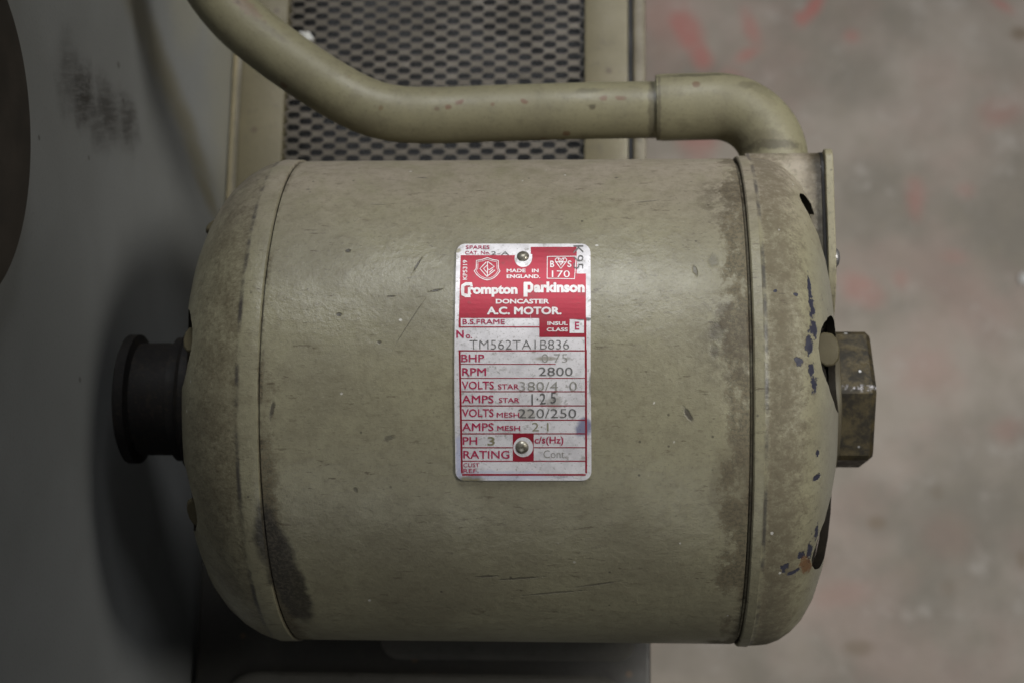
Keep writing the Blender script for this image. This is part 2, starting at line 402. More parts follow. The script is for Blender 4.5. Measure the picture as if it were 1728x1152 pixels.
# expanded metal: wavy strands that touch at the bonds
def expanded_mesh():
    PX = (pz(700+41.0, 130, ZC)-pz(700, 130, ZC)).length
    PY = (pz(700, 130-10.5, ZC)-pz(700, 130, ZC)).length
    vs, fs = [], []
    X0, X1 = mx0-0.002, mx1+0.002
    z0 = ZC-0.0035
    k = 0; yk = YM0-0.004
    while yk < YM1+0.004:
        ph = 0.5 if k % 2 else 0.0
        xs = []; i = math.floor((X0)/PX)-1
        while i*PX < X1+PX:
            for (q, s) in ((0.0, -1), (0.19, -1), (0.31, 1), (0.69, 1), (0.81, -1)):
                xs.append(((i+q+ph)*PX, s))
            i += 1
        base = len(vs); cnt = 0
        for (xx, s) in xs:
            if xx < X0 or xx > X1: continue
            yc = yk + s*PY*0.270 + random.uniform(-1, 1)*PY*0.02
            wd = PY*0.232; t = 0.0006
            up = 0.0; z0 = ZC-0.0035-0.00018*(k % 2)
            vs += [Vector((xx, yc-wd, z0-up)), Vector((xx, yc+wd, z0+up)), Vector((xx, yc+wd, z0+up-t)), Vector((xx, yc-wd, z0-up-t))]
            if cnt:
                o = base+cnt*4
                for (a, b) in ((0, 1), (1, 2), (2, 3), (3, 0)):
                    fs.append([o-4+a, o-4+b, o+b, o+a])
            cnt += 1
        yk += PY; k += 1
    return vs, fs
MESHM, _ = plain_paint('grimy_mesh_paint', CO, (0.078, 0.063, 0.042), (0.055, 0.045, 0.030), dirt=0.4, dirtcol=(0.04, 0.032, 0.02))
vs, fs = expanded_mesh()
mk('vent_mesh', vs, fs, MESHM, cab)
FL = pz(521, 66, ZC+0.001)
FLUFF = NT('white_lint').out((0.55, 0.55, 0.52), 0.9)
vv, ff = [], []
for i in range(9):
    c = FL+Vector((random.uniform(-.0022, .0022), random.uniform(-.0016, .0016), random.uniform(0, .0012)))
    p = [c+Vector((random.uniform(-1, 1), random.uniform(-1, 1), random.uniform(-.4, .4)))*0.0022 for _ in range(4)]
    a, b = geo_tube(smooth_path(p, 4), 0.0005, 6); o = len(vv); vv += a; ff += [[q+o for q in t] for t in b]
fl = mk('dust_fluff', vv, ff, FLUFF); fl['label'] = 'small white tuft of lint caught on the vent mesh'; fl['category'] = 'lint'

# ------------------------------------------------------------------ grey machine casing on the left (upright wall)
XW = -0.1915
WO = Vector((XW-0.06, 0.05, ZF))
cas = thing('machine_casing', 'smooth grey painted machine casing rising at the left beside the pulley', 'machine', WO)
def casing_mat():
    n = NT('grey_machine_enamel'); P = n.pos(WO); x, y, z = n.xyz(P)[:3]
    a = n.noise(P, 14, 4, 0.55); fi = n.noise(P, 700, 3, 0.7)
    col = n.mix(n.step(a, 0.35, 0.65), (0.235, 0.240, 0.235), (0.205, 0.209, 0.202))
    # greasy hand smudge
    eh = (pxw(170, 165, XW)-pxw(130, 165, XW)).normalized(); ev = Vector((1, 0, 0)).cross(eh)
    cmb = n.t.nodes.new('ShaderNodeCombineXYZ'); n.put(cmb.inputs[0], n.mul(n.vec('DOT_PRODUCT', P, tuple(eh)), 0.25)); n.put(cmb.inputs[1], n.mul(n.vec('DOT_PRODUCT', P, tuple(ev)), 1.7))
    st = n.noise(cmb.outputs[0], 240, 4, 0.7)
    rag = n.math('MULTIPLY', n.math('SUBTRACT', n.noise(P, 90, 4, 0.6), 0.5), 1.5)
    sm = None
    for (u, v, l, t, k) in ((142, 165, .014, .010, 1.), (185, 188, .018, .009, .85), (215, 205, .013, .009, .8), (118, 130, .012, .013, .6), (165, 210, .014, .008, .6)):
        c = pxw(u, v, XW); g = n.mul(n.blob(P, c, (0, 1, 0), t, (0, 0, 1), l, rag, 0.7), k); sm = g if sm is None else n.mx(sm, g)
    col = n.mix(n.mul(sm, n.step(st, 0.36, 0.60, 0.55, 1.0), 0.95), col, (0.032, 0.029, 0.027))
    for (u, v, k) in ((200, 110, .0012), (150, 137, .001), (208, 170, .001), (66, 233, .0008), (150, 267, .0008), (135, 640, .001)):
        col = n.mix(n.mul(n.blob(P, pxw(u, v, XW), (0, 1, 0), k, (0, 0, 1), k*1.4, 0.0, 0.5), 0.7), col, (0.06, 0.055, 0.05))
    # brown oil run following the bead
    cream = None
    for (u, v, l) in ((345, 60, .032), (350, 150, .034), (352, 230, .036), (350, 310, .03), (300, 0, .02)):
        g = n.blob(P, pxw(u, v, XW), (0, 1, 0), .022, (0, 0, 1), l, n.mul(rag, .4), .6); cream = g if cream is None else n.mx(cream, g)
    col = n.mix(n.mul(cream, 0.7), col, (0.26, 0.25, 0.20))
    oil = None
    for (u, v, a) in ((215, -40, 1.2), (236, 20, 1.15), (258, 80, 1.1), (276, 140, 1.), (292, 200, .9), (304, 260, .8), (314, 320, .6)):
        e = (pxw(u+10, v+34, XW)-pxw(u, v, XW)).normalized(); e2 = Vector((1, 0, 0)).cross(e)
        g = n.blob(P, pxw(u, v, XW), e, .020, e2, .0085*a, n.mul(rag, .3), .75); oil = g if oil is None else n.mx(oil, g)
    col = n.mix(n.mul(oil, 0.6), col, (0.15, 0.125, 0.06))
    col = n.mix(n.mul(n.step(fi, 0.56, 0.7), 0.25), col, (0.1, 0.1, 0.1))
    n.bump(n.math('ADD', n.mul(fi, 0.25), a), 0.12, 0.002)
    return n.out(col, 0.5)
CAS = casing_mat()
def casing_wall():
    """front face as a grid with a gentle bulge, closed at the back"""
    ys = [-0.45+i*0.02 for i in range(51)]; zs = [ZF+i*0.025 for i in range(45)]
    vs, fs = [], []
    def g(i, j): return i*len(zs)+j
    for yv in ys:
        for zv in zs:
            t = min(max((-0.02-zv)/0.095, 0.0), 1.0); t = t*t*(3-2*t)
            vs.append(Vector((XW+(CX0-0.0004-XW)*t, yv, zv)))
    for i in range(len(ys)-1):
        for j in range(len(zs)-1): fs.append([g(i, j), g(i+1, j), g(i+1, j+1), g(i, j+1)])
    n0 = len(vs); bx = XW-0.12
    vs += [Vector((bx, ys[0], zs[0])), Vector((bx, ys[-1], zs[0])), Vector((bx, ys[-1], zs[-1])), Vector((bx, ys[0], zs[-1]))]
    fs.append([n0+3, n0+2, n0+1, n0])
    ny, nz = len(ys), len(zs)
    fs.append([g(i, 0) for i in range(ny)]+[n0+1, n0]); fs.append([g(i, nz-1) for i in range(ny)]+[n0+2, n0+3])
    fs.append([g(0, j) for j in range(nz)]+[n0+3, n0]); fs.append([g(ny-1, j) for j in range(nz)]+[n0+2, n0+1])
    return vs, fs
vs, fs = casing_wall(); mk('casing_wall', vs, fs, CAS, cas, 30)
RC = NT('dark_brown_cover'); rcp = RC.pos(WO)
ROUND = RC.out(RC.mix(RC.step(RC.noise(rcp, 40, 4), .35, .65), (0.022, 0.017, 0.013), (0.04, 0.031, 0.024)), 0.6)
p1, p2, p3 = [pxw(u, v, XW+0.006) for (u, v) in ((12, 0), (50, 190), (0, 480))]
def circle3(a, b, c):
    ax, ay, bx, by, cx, cy = a.y, a.z, b.y, b.z, c.y, c.z
    d = 2*(ax*(by-cy)+bx*(cy-ay)+cx*(ay-by))
    ux = ((ax*ax+ay*ay)*(by-cy)+(bx*bx+by*by)*(cy-ay)+(cx*cx+cy*cy)*(ay-by))/d
    uy = ((ax*ax+ay*ay)*(cx-bx)+(bx*bx+by*by)*(ax-cx)+(cx*cx+cy*cy)*(bx-ax))/d
    return ux, uy, math.hypot(ax-ux, ay-uy)
cy_, cz_, cr_ = circle3(p1, p2, p3)
print('round cover', cy_, cz_, cr_, 'cabinet', CX0, CX1, 'pulley', pz(190, 670, 0.02), pz(320, 670, 0.02))
vs, fs = geo_lathe([(XW-0.002, cr_+0.002), (XW+0.004, cr_+0.002), (XW+0.006, cr_), (XW+0.006, cr_-0.03), (XW+0.005, cr_-0.032)], 160, c=(cy_, cz_))
mk('round_cover', vs, fs, ROUND, cas, 40, label='dark brown round cover')

# ------------------------------------------------------------------ dark base under the motor
BO = Vector(((CX0+CX1)/2, -0.08, ZC))
base = thing('motor_base', 'dark oily cast iron base plate under the cream motor', 'base plate', BO)
IRON, _ = plain_paint('oily_cast_iron', BO, (0.034, 0.031, 0.026), (0.022, 0.020, 0.017), (0.10, 0.06, 0.03), dirt=0.3, rough=(0.45, 0.65), dirtcol=(0.06, 0.05, 0.035))
IRON2, _ = plain_paint('worn_grey_iron', BO, (0.10, 0.094, 0.08), (0.07, 0.066, 0.056), dirt=0.5, rough=(0.4, 0.6), dirtcol=(0.03, 0.026, 0.02))
bx0, bx1 = pz(330, 1110, -0.104).x, pz(1098, 1110, -0.104).x
ZB = -0.104
box('base_slab', (bx0, Y0, ZC+0.0006), (bx1, 0.055, ZB), IRON, base, 0.002)
a = pz(640, 1102, ZB+0.006); b = pz(1072, 1102, ZB+0.006)
def stadium_bar(x0, x1, yc, h, z0, z1):
    pts = []
    for k in range(13): t = -math.pi/2+math.pi*k/12; pts.append((x1-h+h*math.cos(t), yc+h*math.sin(t)))
    for k in range(13): t = math.pi/2+math.pi*k/12; pts.append((x0+h+h*math.cos(t), yc+h*math.sin(t)))
    bm = bmesh.new(); f = bm.faces.new([bm.verts.new((p[0], p[1], z0)) for p in pts])
    ext = bmesh.ops.extrude_face_region(bm, geom=[f])
    for e in ext['geom']:
        if isinstance(e, bmesh.types.BMVert): e.co.z = z1
    top = [e for e in bm.edges if all(abs(q.co.z-z1) < 1e-6 for q in e.verts)]
    bmesh.ops.bevel(bm, geom=top, offset=0.0015, segments=2, affect='EDGES')
    bm.verts.index_update(); vs = [q.co.copy() for q in bm.verts]; fs = [[q.index for q in t.verts] for t in bm.faces]; bm.free()
    return vs, fs
vs, fs = stadium_bar(a.x, b.x, a.y+0.006, 0.008, ZB-0.001, ZB+0.004)
mk('slide_rail', vs, fs, IRON2, base, 40)
a = pz(375, 1140, ZB+0.004); b = pz(1065, 1140, ZB+0.004)
vs, fs = stadium_bar(a.x, b.x, a.y-0.013, 0.015, ZB-0.001, ZB+0.004)
mk('slide_rail', vs, fs, IRON2, base, 40)

# ------------------------------------------------------------------ the motor
mot = thing('electric_motor', 'dusty cream painted electric motor with a red and silver rating plate', 'electric motor', MO)
vs, fs = geo_lathe([(XL-0.004, R-0.004), (XL-0.004, R-0.0016), (XL+0.0002, R-0.0012), (XL+0.0005, R-0.0002), (XL+0.002, R)] +
                   [(XL+0.002+(XR-XL-0.004)*i/12, R) for i in range(1, 12)] +
                   [(XR-0.002, R), (XR-0.0012, R-0.0002), (XR-0.0006, R-0.0016), (XR+0.003, R-0.0016), (XR+0.003, R-0.004)], 180)
mk('body_shell', vs, fs, PAINT, mot, 35)

INSIDE, isn = plain_paint('dark_bell_inside', MO, (0.022, 0.019, 0.014), (0.014, 0.012, 0.010), dirt=0.4, dirtcol=(0.035, 0.028, 0.018))  # near-black colour for the bell interior, cut rims and bearing housing
isn.b.inputs['Specular IOR Level'].default_value = 0.05
def bell(prof, side):
    """prof: (distance outwards from the seam, radius) of the outside"""
    seam = XR if side > 0 else XL
    out = [(seam+side*a, r) for a, r in prof]
    inn = [(seam+side*max(a-0.0024, 0.0), max(r-0.0024, 0.004)) for a, r in reversed(prof)]
    vs, fs = geo_lathe(out+inn, 144, closed=True)
    me = bpy.data.meshes.new('end_bell'); me.from_pydata([tuple(q-MO) for q in vs], [], fs)
    bm = bmesh.new(); bm.from_mesh(me); bmesh.ops.recalc_face_normals(bm, faces=bm.faces); bm.to_mesh(me); bm.free()
    me.materials.append(PAINT); me.materials.append(INSIDE)
    for p in me.polygons:
        if p.index//144 >= len(prof)-1: p.material_index = 1
    cuts = []
    for k in range(8):
        th = math.radians(45*k+(1.0 if side > 0 else 4.0)-(7.0 if k == 7 and side > 0 else 0.0))
        cy, cz = 0.0585*math.sin(th), 0.0585*math.cos(th)
        poly = []
        for j in range(28):
            t = 2*math.pi*j/28
            rad, tan = ((0.0262 if k == 1 else 0.0245 if k == 7 else 0.0240) if side > 0 else 0.0190)*math.cos(t), 0.0160*math.sin(t)
            poly.append((cy+rad*math.sin(th)+tan*math.cos(th), cz+rad*math.cos(th)-tan*math.sin(th)))
        x0 = seam+side*0.008; x1 = seam+side*0.07
        v2, f2 = geo_prism_x(poly, min(x0, x1), max(x0, x1))
        cuts.append(([q-MO for q in v2], f2))
    me2 = bool_cut(me, cuts)
    return link('end_bell', me2, mot, 32)
PR = [(0, .0898), (.0002, .0905), (.0007, .0909), (.0036, .0910), (.0042, .0906), (.0075, .0904), (.0110, .0900), (.0150, .0885), (.0190, .0857), (.0225, .0820), (.0258, .0765),
      (.0285, .0690), (.0310, .0585), (.0328, .0480), (.0336, .0400), (.0338, .0340)]
PL = [(0, .0896), (.0002, .0902), (.0006, .09055), (.0066, .0906), (.0073, .0902), (.0090, .0899), (.0130, .0884), (.0180, .0855), (.0230, .0812), (.0275, .0755), (.0310, .0685),
      (.0335, .0590), (.0360, .0480), (.0378, .0370), (.0390, .0260), (.0394, .0200), (.0394, .006)]
bell(PL, -1); bell(PR, 1)
def inner_dark(side):
    seam = XR if side > 0 else XL
    vs, fs = geo_lathe([(seam-side*0.004, 0.083), (seam+side*0.004, 0.080), (seam+side*0.010, 0.060), (seam+side*0.014, 0.02)], 48)
    o = mk('winding_shroud', vs, fs, INSIDE, mot, 40)
inner_dark(1); inner_dark(-1)
# spring clips that sit in the openings
TABM, tbn = plain_paint('dusty_clip_paint', MO, (0.105, 0.09, 0.054), (0.075, 0.064, 0.038), dirt=0.5)
tbn.b.inputs['Specular IOR Level'].default_value = 0.1
def clip(side, deg, dx, r0, w, ln):
    seam = XR if side > 0 else XL
    th = math.radians(deg); er = Vector((0, math.sin(th), math.cos(th))); et = Vector((0, math.cos(th), -math.sin(th)))
    pts = []
    for (p, q) in ((0, -.75), (.35, -.8), (.55, -1), (.8, -.9), (.95, -.55), (1, 0), (.93, .5), (.78, .78), (.55, .8), (.3, .62), (0, .62)):
        pts.append((p*ln, q*w))
    m = len(pts); vs = []
    for dz in (0.0, 0.0022):
        for (p, q) in pts:
            vs.append(Vector((seam+side*(dx+p), 0, 0))+et*q+er*(r0+dz-0.30*p*p/ln))
    fs = [list(range(m)), list(range(2*m-1, m-1, -1))]+[[k, (k+1) % m, m+(k+1) % m, m+k] for k in range(m)]
    o = mk('spring_clip', vs, fs, TABM, mot, 40)
    md = o.modifiers.new('bevel', 'BEVEL'); md.width = 0.0006; md.segments = 2; md.limit_method = 'ANGLE'
for (side, deg, dx, r0, w_, ln) in ((1, 2, .0185, .0770, .0064, .0115), (1, 57, .016, .074, .006, .008), (-1, 8, .024, .064, .0052, .0090), (-1, 47, .022, .0735, .0045, .0085), (-1, -43, .022, .0725, .006, .0090)):
    clip(side, deg, dx, r0, w_, ln)

# shaft gland on the right
def hexnut(x0, x1, r, ang, ch):
    secs = [(x0, r*0.97), (x0+0.0006, r), (x1-ch, r), (x1, r-ch)]
    vs, fs = [], []
    for X, rr in secs:
        for k in range(6):
            for dd in (-3.0, 3.0):
                a_ = math.radians(ang+60*k+dd); rad = rr*math.cos(math.radians(30))/math.cos(math.radians(27))
                vs.append(Vector((X, rad*math.sin(a_), rad*math.cos(a_))))
    n = 12
    for i in range(len(secs)-1):
        for k in range(n): fs.append([i*n+k, i*n+(k+1) % n, (i+1)*n+(k+1) % n, (i+1)*n+k])
    fs.append(list(range(n))); fs.append([3*n+k for k in range(n)])
    return vs, fs
def brass_mat():
    n = NT('grimy_brass'); P = n.pos(MO); x, y, z = n.xyz(P)[:3]
    a = n.noise(P, 170, 5, 0.7); fi = n.noise(P, 900, 3, .7)
    col = n.mix(n.step(a, 0.35, 0.60), (0.085, 0.066, 0.032), (0.024, 0.020, 0.013))
    col = n.mix(n.mul(n.step(fi, 0.5, .7), .5), col, (0.03, .025, .02))
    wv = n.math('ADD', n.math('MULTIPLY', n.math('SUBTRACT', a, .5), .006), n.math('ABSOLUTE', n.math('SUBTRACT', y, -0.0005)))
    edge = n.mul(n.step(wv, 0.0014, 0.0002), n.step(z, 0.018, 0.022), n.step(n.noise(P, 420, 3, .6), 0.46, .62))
    col = n.mix(n.mul(edge, 0.85), col, (0.42, 0.41, 0.44))  # pale line painted as a highlight along the nut's top corner
    vd = n.voro(P, 300); pk = n.xyz(n.voro(P, 300, 'Color'))[0]
    col = n.mix(n.mul(n.step(vd, .28, .15), n.step(pk, .93, .94)), col, (.6, .6, .6))
    n.bump(n.math('ADD', a, n.mul(fi, .3)), 0.4, 0.0008)
    return n.out(col, n.step(a, .3, .6, .35, .6), 0.35)
BRASS = brass_mat()
FLG, fln = plain_paint('oily_flange_paint', MO, (0.10, 0.088, 0.058), (0.065, 0.055, 0.036), dirt=0.5)
fln.b.inputs['Specular IOR Level'].default_value = 0.2
vs, fs = geo_lathe([(XR+0.0200, 0.0345), (XR+0.0300, 0.0345), (XR+0.0325, 0.0330), (XR+0.0330, 0.0270)], 80)
mk('bearing_housing', vs, fs, INSIDE, mot, 40)
vs, fs = geo_lathe([(XR+0.0328, 0.0270), (XR+0.0332, 0.0285), (XR+0.0355, 0.0283), (XR+0.0366, 0.0276), (XR+0.0370, 0.026), (XR+0.0375, 0.024)], 80)
mk('gland_flange', vs, fs, FLG, mot, 40)
vs, fs = hexnut(XR+0.0360, pz(1480, 668, 0.026).x, 0.0274, -2.5, 0.0016)
mk('gland_nut', vs, fs, BRASS, mot, 25, label='grimy brass hexagonal nut on the right end')

# pulley on the left
BLK, bln = plain_paint('oily_black_pulley', MO, (0.011, 0.010, 0.009), (0.007, 0.006, 0.006), dirt=0.6, dirtcol=(0.030, 0.022, 0.014), rough=(0.6, 0.8))
xl = XL-0.0394
bln.b.inputs['Specular IOR Level'].default_value = 0.15
xp = pz(190, 670, 0.0225).x
vs, fs = geo_lathe([(xl+0.001, 0.012), (xl, 0.0270), (xl-0.004, 0.0280), (xl-0.0055, 0.0270), (xl-0.0062, 0.0232)], 80)
pul = mk('pulley', vs, fs, BLK, mot, 35)
vs, fs = geo_lathe([(xl-0.0062, 0.0225), (xl-0.0070, 0.0232), (xl-0.0100, 0.0236), (xl-0.0104, 0.0214), (xp+0.0052, 0.0214), (xp+0.0046, 0.023)], 80)
mk('hub', vs, fs, BLK, pul, 35)
vs, fs = geo_lathe([(xp+0.0046, 0.0232), (xp+0.0040, 0.0246), (xp+0.0004, 0.0246), (xp-0.0002, 0.0234)], 80)
mk('flange', vs, fs, BLK, pul, 35)
# foot under the body
def foot():
    poly = []
    for k in range(17):
        t = math.radians(-35+70*k/16); poly.append(((R+0.0004)*math.sin(t), -(R+0.0004)*math.cos(t)))
    poly += [(0.060, ZB), (-0.060, ZB)]
    return geo_prism_x(poly, XL+0.03, XR-0.04)
vs, fs = foot(); mk('mounting_foot', vs, fs, IRON, mot)

# terminal box
def rrect(y0, y1, z0, z1, r, n=7):
    out = []
    for (cy, cz, a0) in ((y1-r, z1-r, 0), (y0+r, z1-r, 90), (y0+r, z0+r, 180), (y1-r, z0+r, 270)):
        for k in range(n+1):
            t = math.radians(a0+90*k/n); out.append((cy+r*math.cos(t), cz+r*math.sin(t)))
    return out
tx0, tx1 = XR+0.0005, pz(1397, 300, 0.055).x
poly = rrect(0.030, 0.0868, -0.035, 0.0385, 0.010)
vs, fs = geo_prism_x(poly, tx0+0.0030, tx1)
tm = bpy.data.meshes.new('terminal_box'); tm.from_pydata([tuple(q-MO) for q in vs], [], fs); tm.materials.append(PAINT); tm.materials.append(INSIDE)
bm = bmesh.new(); bm.from_mesh(tm); bmesh.ops.recalc_face_normals(bm, faces=bm.faces); bm.to_mesh(tm); bm.free()
nq = [pz(u, v, 0.0385) for (u, v) in ((1318, 304), (1332, 304), (1340, 312), (1352, 328), (1363, 350), (1371, 378), (1376, 408), (1352, 420), (1300, 380))]
m_ = len(nq); v2 = [Vector((q.x, q.y, zz)) for zz in (0.012, 0.06) for q in nq]
f2 = [list(range(m_)), list(range(2*m_-1, m_-1, -1))]+[[k, (k+1) % m_, m_+(k+1) % m_, m_+k] for k in range(m_)]
tb = link('terminal_box', bool_cut(tm, [([q-MO for q in v2], f2)]), mot, 35)
CHIPM, _ = plain_paint('chipped_cover_paint', MO, (0.27, 0.245, 0.16), (0.17, 0.15, 0.095), (0.05, 0.05, 0.055), dirt=0.75, sc=1.2)
cp = []
for (yy, zz, rr_, a0) in ((0.0855, 0.0430, 0.006, 0), (0.0190, 0.0430, 0.026, 90), (0.0190, -0.037, 0.02, 180), (0.0855, -0.037, 0.008, 270)):
    sy = -1 if a0 in (0, 270) else 1; sz = -1 if a0 in (0, 90) else 1
    for k in range(9):
        t = math.radians(a0+90*k/8); cp.append((yy+sy*rr_+rr_*math.cos(t), zz+sz*rr_+rr_*math.sin(t)))
vs, fs = geo_prism_x(cp, tx1+0.0009, tx1+0.0038)
cv = mk('cover', vs, fs, CHIPM, tb, 35)
md = cv.modifiers.new('bevel', 'BEVEL'); md.width = 0.0004; md.segments = 2; md.limit_method = 'ANGLE'
gk = rrect(0.0270, 0.0868, -0.034, 0.0400, 0.011)
vs, fs = geo_prism_x(gk, tx1-0.0001, tx1+0.0010); mk('gasket', vs, fs, IRON, tb)
STEEL = NT('dull_steel'); STEELM = STEEL.out((0.30, 0.29, 0.29), 0.42, 0.8)
sp = pz(1410, 434, 0.037)
vs, fs = geo_lathe([(tx1+0.0038, 0.0036), (tx1+0.0048, 0.0034), (tx1+0.0056, 0.0024), (tx1+0.0059, 0.001)], 24, c=(sp.y, sp.z-0.001))
mk('screw', vs, fs, STEELM, tb, 40)

# ------------------------------------------------------------------ rating plate
def plate_mat():
    n = NT('brushed_aluminium_plate'); P = n.pos(MO)
    a = n.noise(P, 120, 5, .65); fi = n.noise(P, 1100, 3, .7)
    col = n.mix(n.step(a, .40, .70), (0.74, 0.715, 0.725), (0.56, 0.54, 0.55))
    col = n.mix(n.mul(n.step(fi, .56, .70), .55), col, (0.24, 0.22, 0.19))
    md = n.noise(P, 330, 5, .7)
    col = n.mix(n.mul(n.step(md, .56, .70), .65), col, (0.22, 0.20, 0.165))
    rag = n.math('MULTIPLY', n.math('SUBTRACT', n.noise(P, 300, 4, .6), .5), 1.6)
    for (u, v, l, t, c, k) in ((985, 722, 14, 16, (.12, .13, .25), .8), (795, 806, 22, 5, (.20, .17, .08), .9), (800, 803, 10, 5, (.20, .17, .08), .9), (773, 426, 4, 3, (.3, .27, .18), .9),
                               (775, 770, 5, 40, (.35, .38, .62), .5), (860, 800, 80, 8, (.45, .46, .60), .5), (925, 605, 20, 3, (.25, .22, .16), .7), (935, 680, 14, 12, (.22, .2, .15), .5),  # the two bluish strips paint in the cooler, dimmer light low down
                               (997, 650, 3, 20, (.1, .09, .05), .7), (890, 697, 14, 9, (.25, .22, .14), .5), (984, 540, 16, 2.5, (.03, .03, .03), .8)):
        c0 = pcyl(u, v, R); q = pcyl(u, v-1, R); e = (q-c0).normalized(); s = (q-c0).length
        col = n.mix(n.mul(n.blob(P, c0, (1, 0, 0), l*s, e, t*s, rag, .4), k), col, c)
    n.bump(n.math('ADD', n.mul(fi, .4), md), .25, 0.0003)
    return n.out(col, n.step(a, .3, .7, .42, .55), 0.30)
def print_mat(name, col, metal, rough, wear, wearcol):
    n = NT(name); P = n.pos(MO)
    a = n.noise(P, 500, 4, .7); b = n.noise(P, 130, 4, .6)
    c = n.mix(n.mul(n.step(a, .56, .68), wear), col, wearcol)
    c = n.mix(n.mul(n.step(b, .5, .7), wear*.6), c, wearcol)
    n.bump(a, .15, 0.0003)
    return n.out(c, rough, metal)
PLATE = plate_mat()
RED = print_mat('red_enamel_print', (0.31, 0.010, 0.028), 0.38, 0.42, 0.6, (0.17, 0.035, 0.035))
REDT = print_mat('red_lettering', (0.38, 0.016, 0.07), 0.1, 0.45, 0.25, (0.40, 0.2, 0.22))
WHT = print_mat('bare_plate_lettering', (0.70, 0.68, 0.67), 0.25, 0.46, 0.45, (0.45, 0.38, 0.36))
STAMP = print_mat('stamped_figures', (0.13, 0.125, 0.12), 0.2, 0.5, 0.35, (0.32, 0.31, 0.30))
FAINT = print_mat('worn_stamped_figures', (0.27, 0.26, 0.225), 0.2, 0.5, 0.6, (0.47, 0.45, 0.43))
BROWN = print_mat('brownish_stamped_figures', (0.22, 0.20, 0.12), 0.2, 0.5, 0.4, (0.42, 0.40, 0.33))
ZS = 5.0095
def zp(u, v, zone=1):      # coordinates measured on an enlargement of the plate -> photograph pixels
    return 740+u/ZS, (390 if zone == 1 else 590)+v/ZS
def patch(x0, y0, x1, y1, nx, ny, rfun, xl=None, xr=None):
    vs, fs = [], []
    for j in range(ny+1):
        y = y0+(y1-y0)*j/ny
        a = xl(y) if xl else x0; b = xr(y) if xr else x1
        for i in range(nx+1):
            vs.append(pcyl(a+(b-a)*i/nx, y, rfun))
    for j in range(ny):
        for i in range(nx):
            o = j*(nx+1)+i; fs.append([o, o+1, o+nx+2, o+nx+1])
    return vs, fs
r0, T0 = R+0.0004, 412.0
def plate_geo():
    yt, yb, rc = 411.5, 810.0, 15.0
    ys = [yt+rc*(1-math.cos(math.pi/2*k/8)) for k in range(9)]+[yt+rc+(yb-yt-2*rc)*k/30 for k in range(1, 30)]+[yb-rc+rc*math.sin(math.pi/2*k/8) for k in range(9)]
    rows = []
    for y in ys:
        t = (y-yt)/(yb-yt)
        a = 770.5-3.0*math.sin(t*math.pi)*1.0-1.5*t; b = 996.3+1.5*t+1.0*math.sin(t*9)*.3
        ins = 0.0
        if y < yt+rc: ins = rc-math.sqrt(max(rc*rc-(yt+rc-y)**2, 0))
        if y > yb-rc: ins = rc-math.sqrt(max(rc*rc-(y-yb+rc)**2, 0))
        rows.append((y, a+ins, b-ins))
    N = 28; vs, fs = [], []
    for rr in (R+0.0009, R-0.0004):
        for (y, a, b) in rows:
            for i in range(N+1):
                x = a+(b-a)*i/N
                lift = 0.0
                vs.append(pcyl(x, y, rr+lift))
    M = len(rows); W = N+1; H = M*W
    for j in range(M-1):
        for i in range(N):
            o = j*W+i; fs.append([o, o+1, o+W+1, o+W]); fs.append([H+o, H+o+W, H+o+W+1, H+o+1])
    rim = [i for i in range(N+1)]+[j*W+N for j in range(1, M)]+[(M-1)*W+i for i in range(N-1, -1, -1)]+[j*W for j in range(M-2, 0, -1)]
    for k in range(len(rim)):
        p, q = rim[k], rim[(k+1) % len(rim)]; fs.append([p, q, H+q, H+p])
    return vs, fs
vs, fs = plate_geo()
plate = mk('rating_plate', vs, fs, PLATE, mot, 40, label='silver rating plate printed in red')
R1, R2, R3 = R+0.00098, R+0.00106, R+0.00114
def collect(geos):
    v, f = [], []
    for a, b in geos:
        o = len(v); v += a; f += [[i+o for i in q] for q in b]
    return v, f
def zq(u0, v0, u1, v1, zone=1, r=R1, du=0.0):
    """printed bar; du slants its left and right edges"""
    x0, y0 = zp(u0, v0, zone); x1, y1 = zp(u1, v1, zone); k = du/ZS
    ny = max(1, int(abs(y1-y0)/8)); nx = max(1, int(abs(x1-x0)/60))
    return patch(x0, y0, x1, y1, nx, ny, r, lambda y: x0+k*(y-y0)/(y1-y0), lambda y: x1+k*(y-y0)/(y1-y0))
def ring(u, v, ro, zone, r=R2, n=28, squash=1.0):
    x, y = zp(u, v, zone)
    vs = [pcyl(x, y, r)]+[pcyl(x+ro/ZS*math.cos(2*math.pi*k/n), y+ro/ZS*squash*math.sin(2*math.pi*k/n), r) for k in range(n)]
    return vs, [[0, 1+k, 1+(k+1) % n] for k in range(n)]
reds = [zq(187, 205, 792, 735, du=-15), zq(780, 135, 1168, 360), zq(780, 360, 1246, 735), zq(852, 735, 1250, 896),
        zq(170, 735, 188, 815), zq(170, 805, 852, 815),
        zq(168, 1004, 1236, 1014), zq(1236, 896, 1250, 1152)]
reds += [zq(170, 5, 186, 1040, 2, du=20), zq(1238, 0, 1254, 1040, 2, du=2), zq(186, 117, 990, 124, 2), zq(186, 235, 1238, 242, 2), zq(186, 348, 1238, 356, 2), zq(186, 467, 1238, 476, 2),
         zq(186, 588, 1238, 597, 2), zq(186, 703, 1238, 712, 2), zq(190, 820, 632, 829, 2), zq(804, 820, 1240, 828, 2), zq(190, 934, 1242, 943, 2), zq(200, 1046, 1244, 1061, 2), zq(628, 708, 805, 938, 2)]
v, f = collect(reds); mk('red_print', v, f, RED, plate)
whites = [ring(716, 232, 74, 1), zq(645, 196, 792, 232, r=R2), zq(1108, 746, 1230, 862, r=R2), ring(716, 820, 84, 2)]
for (v, f) in whites: mk('bare_patch', v, f, PLATE, plate)
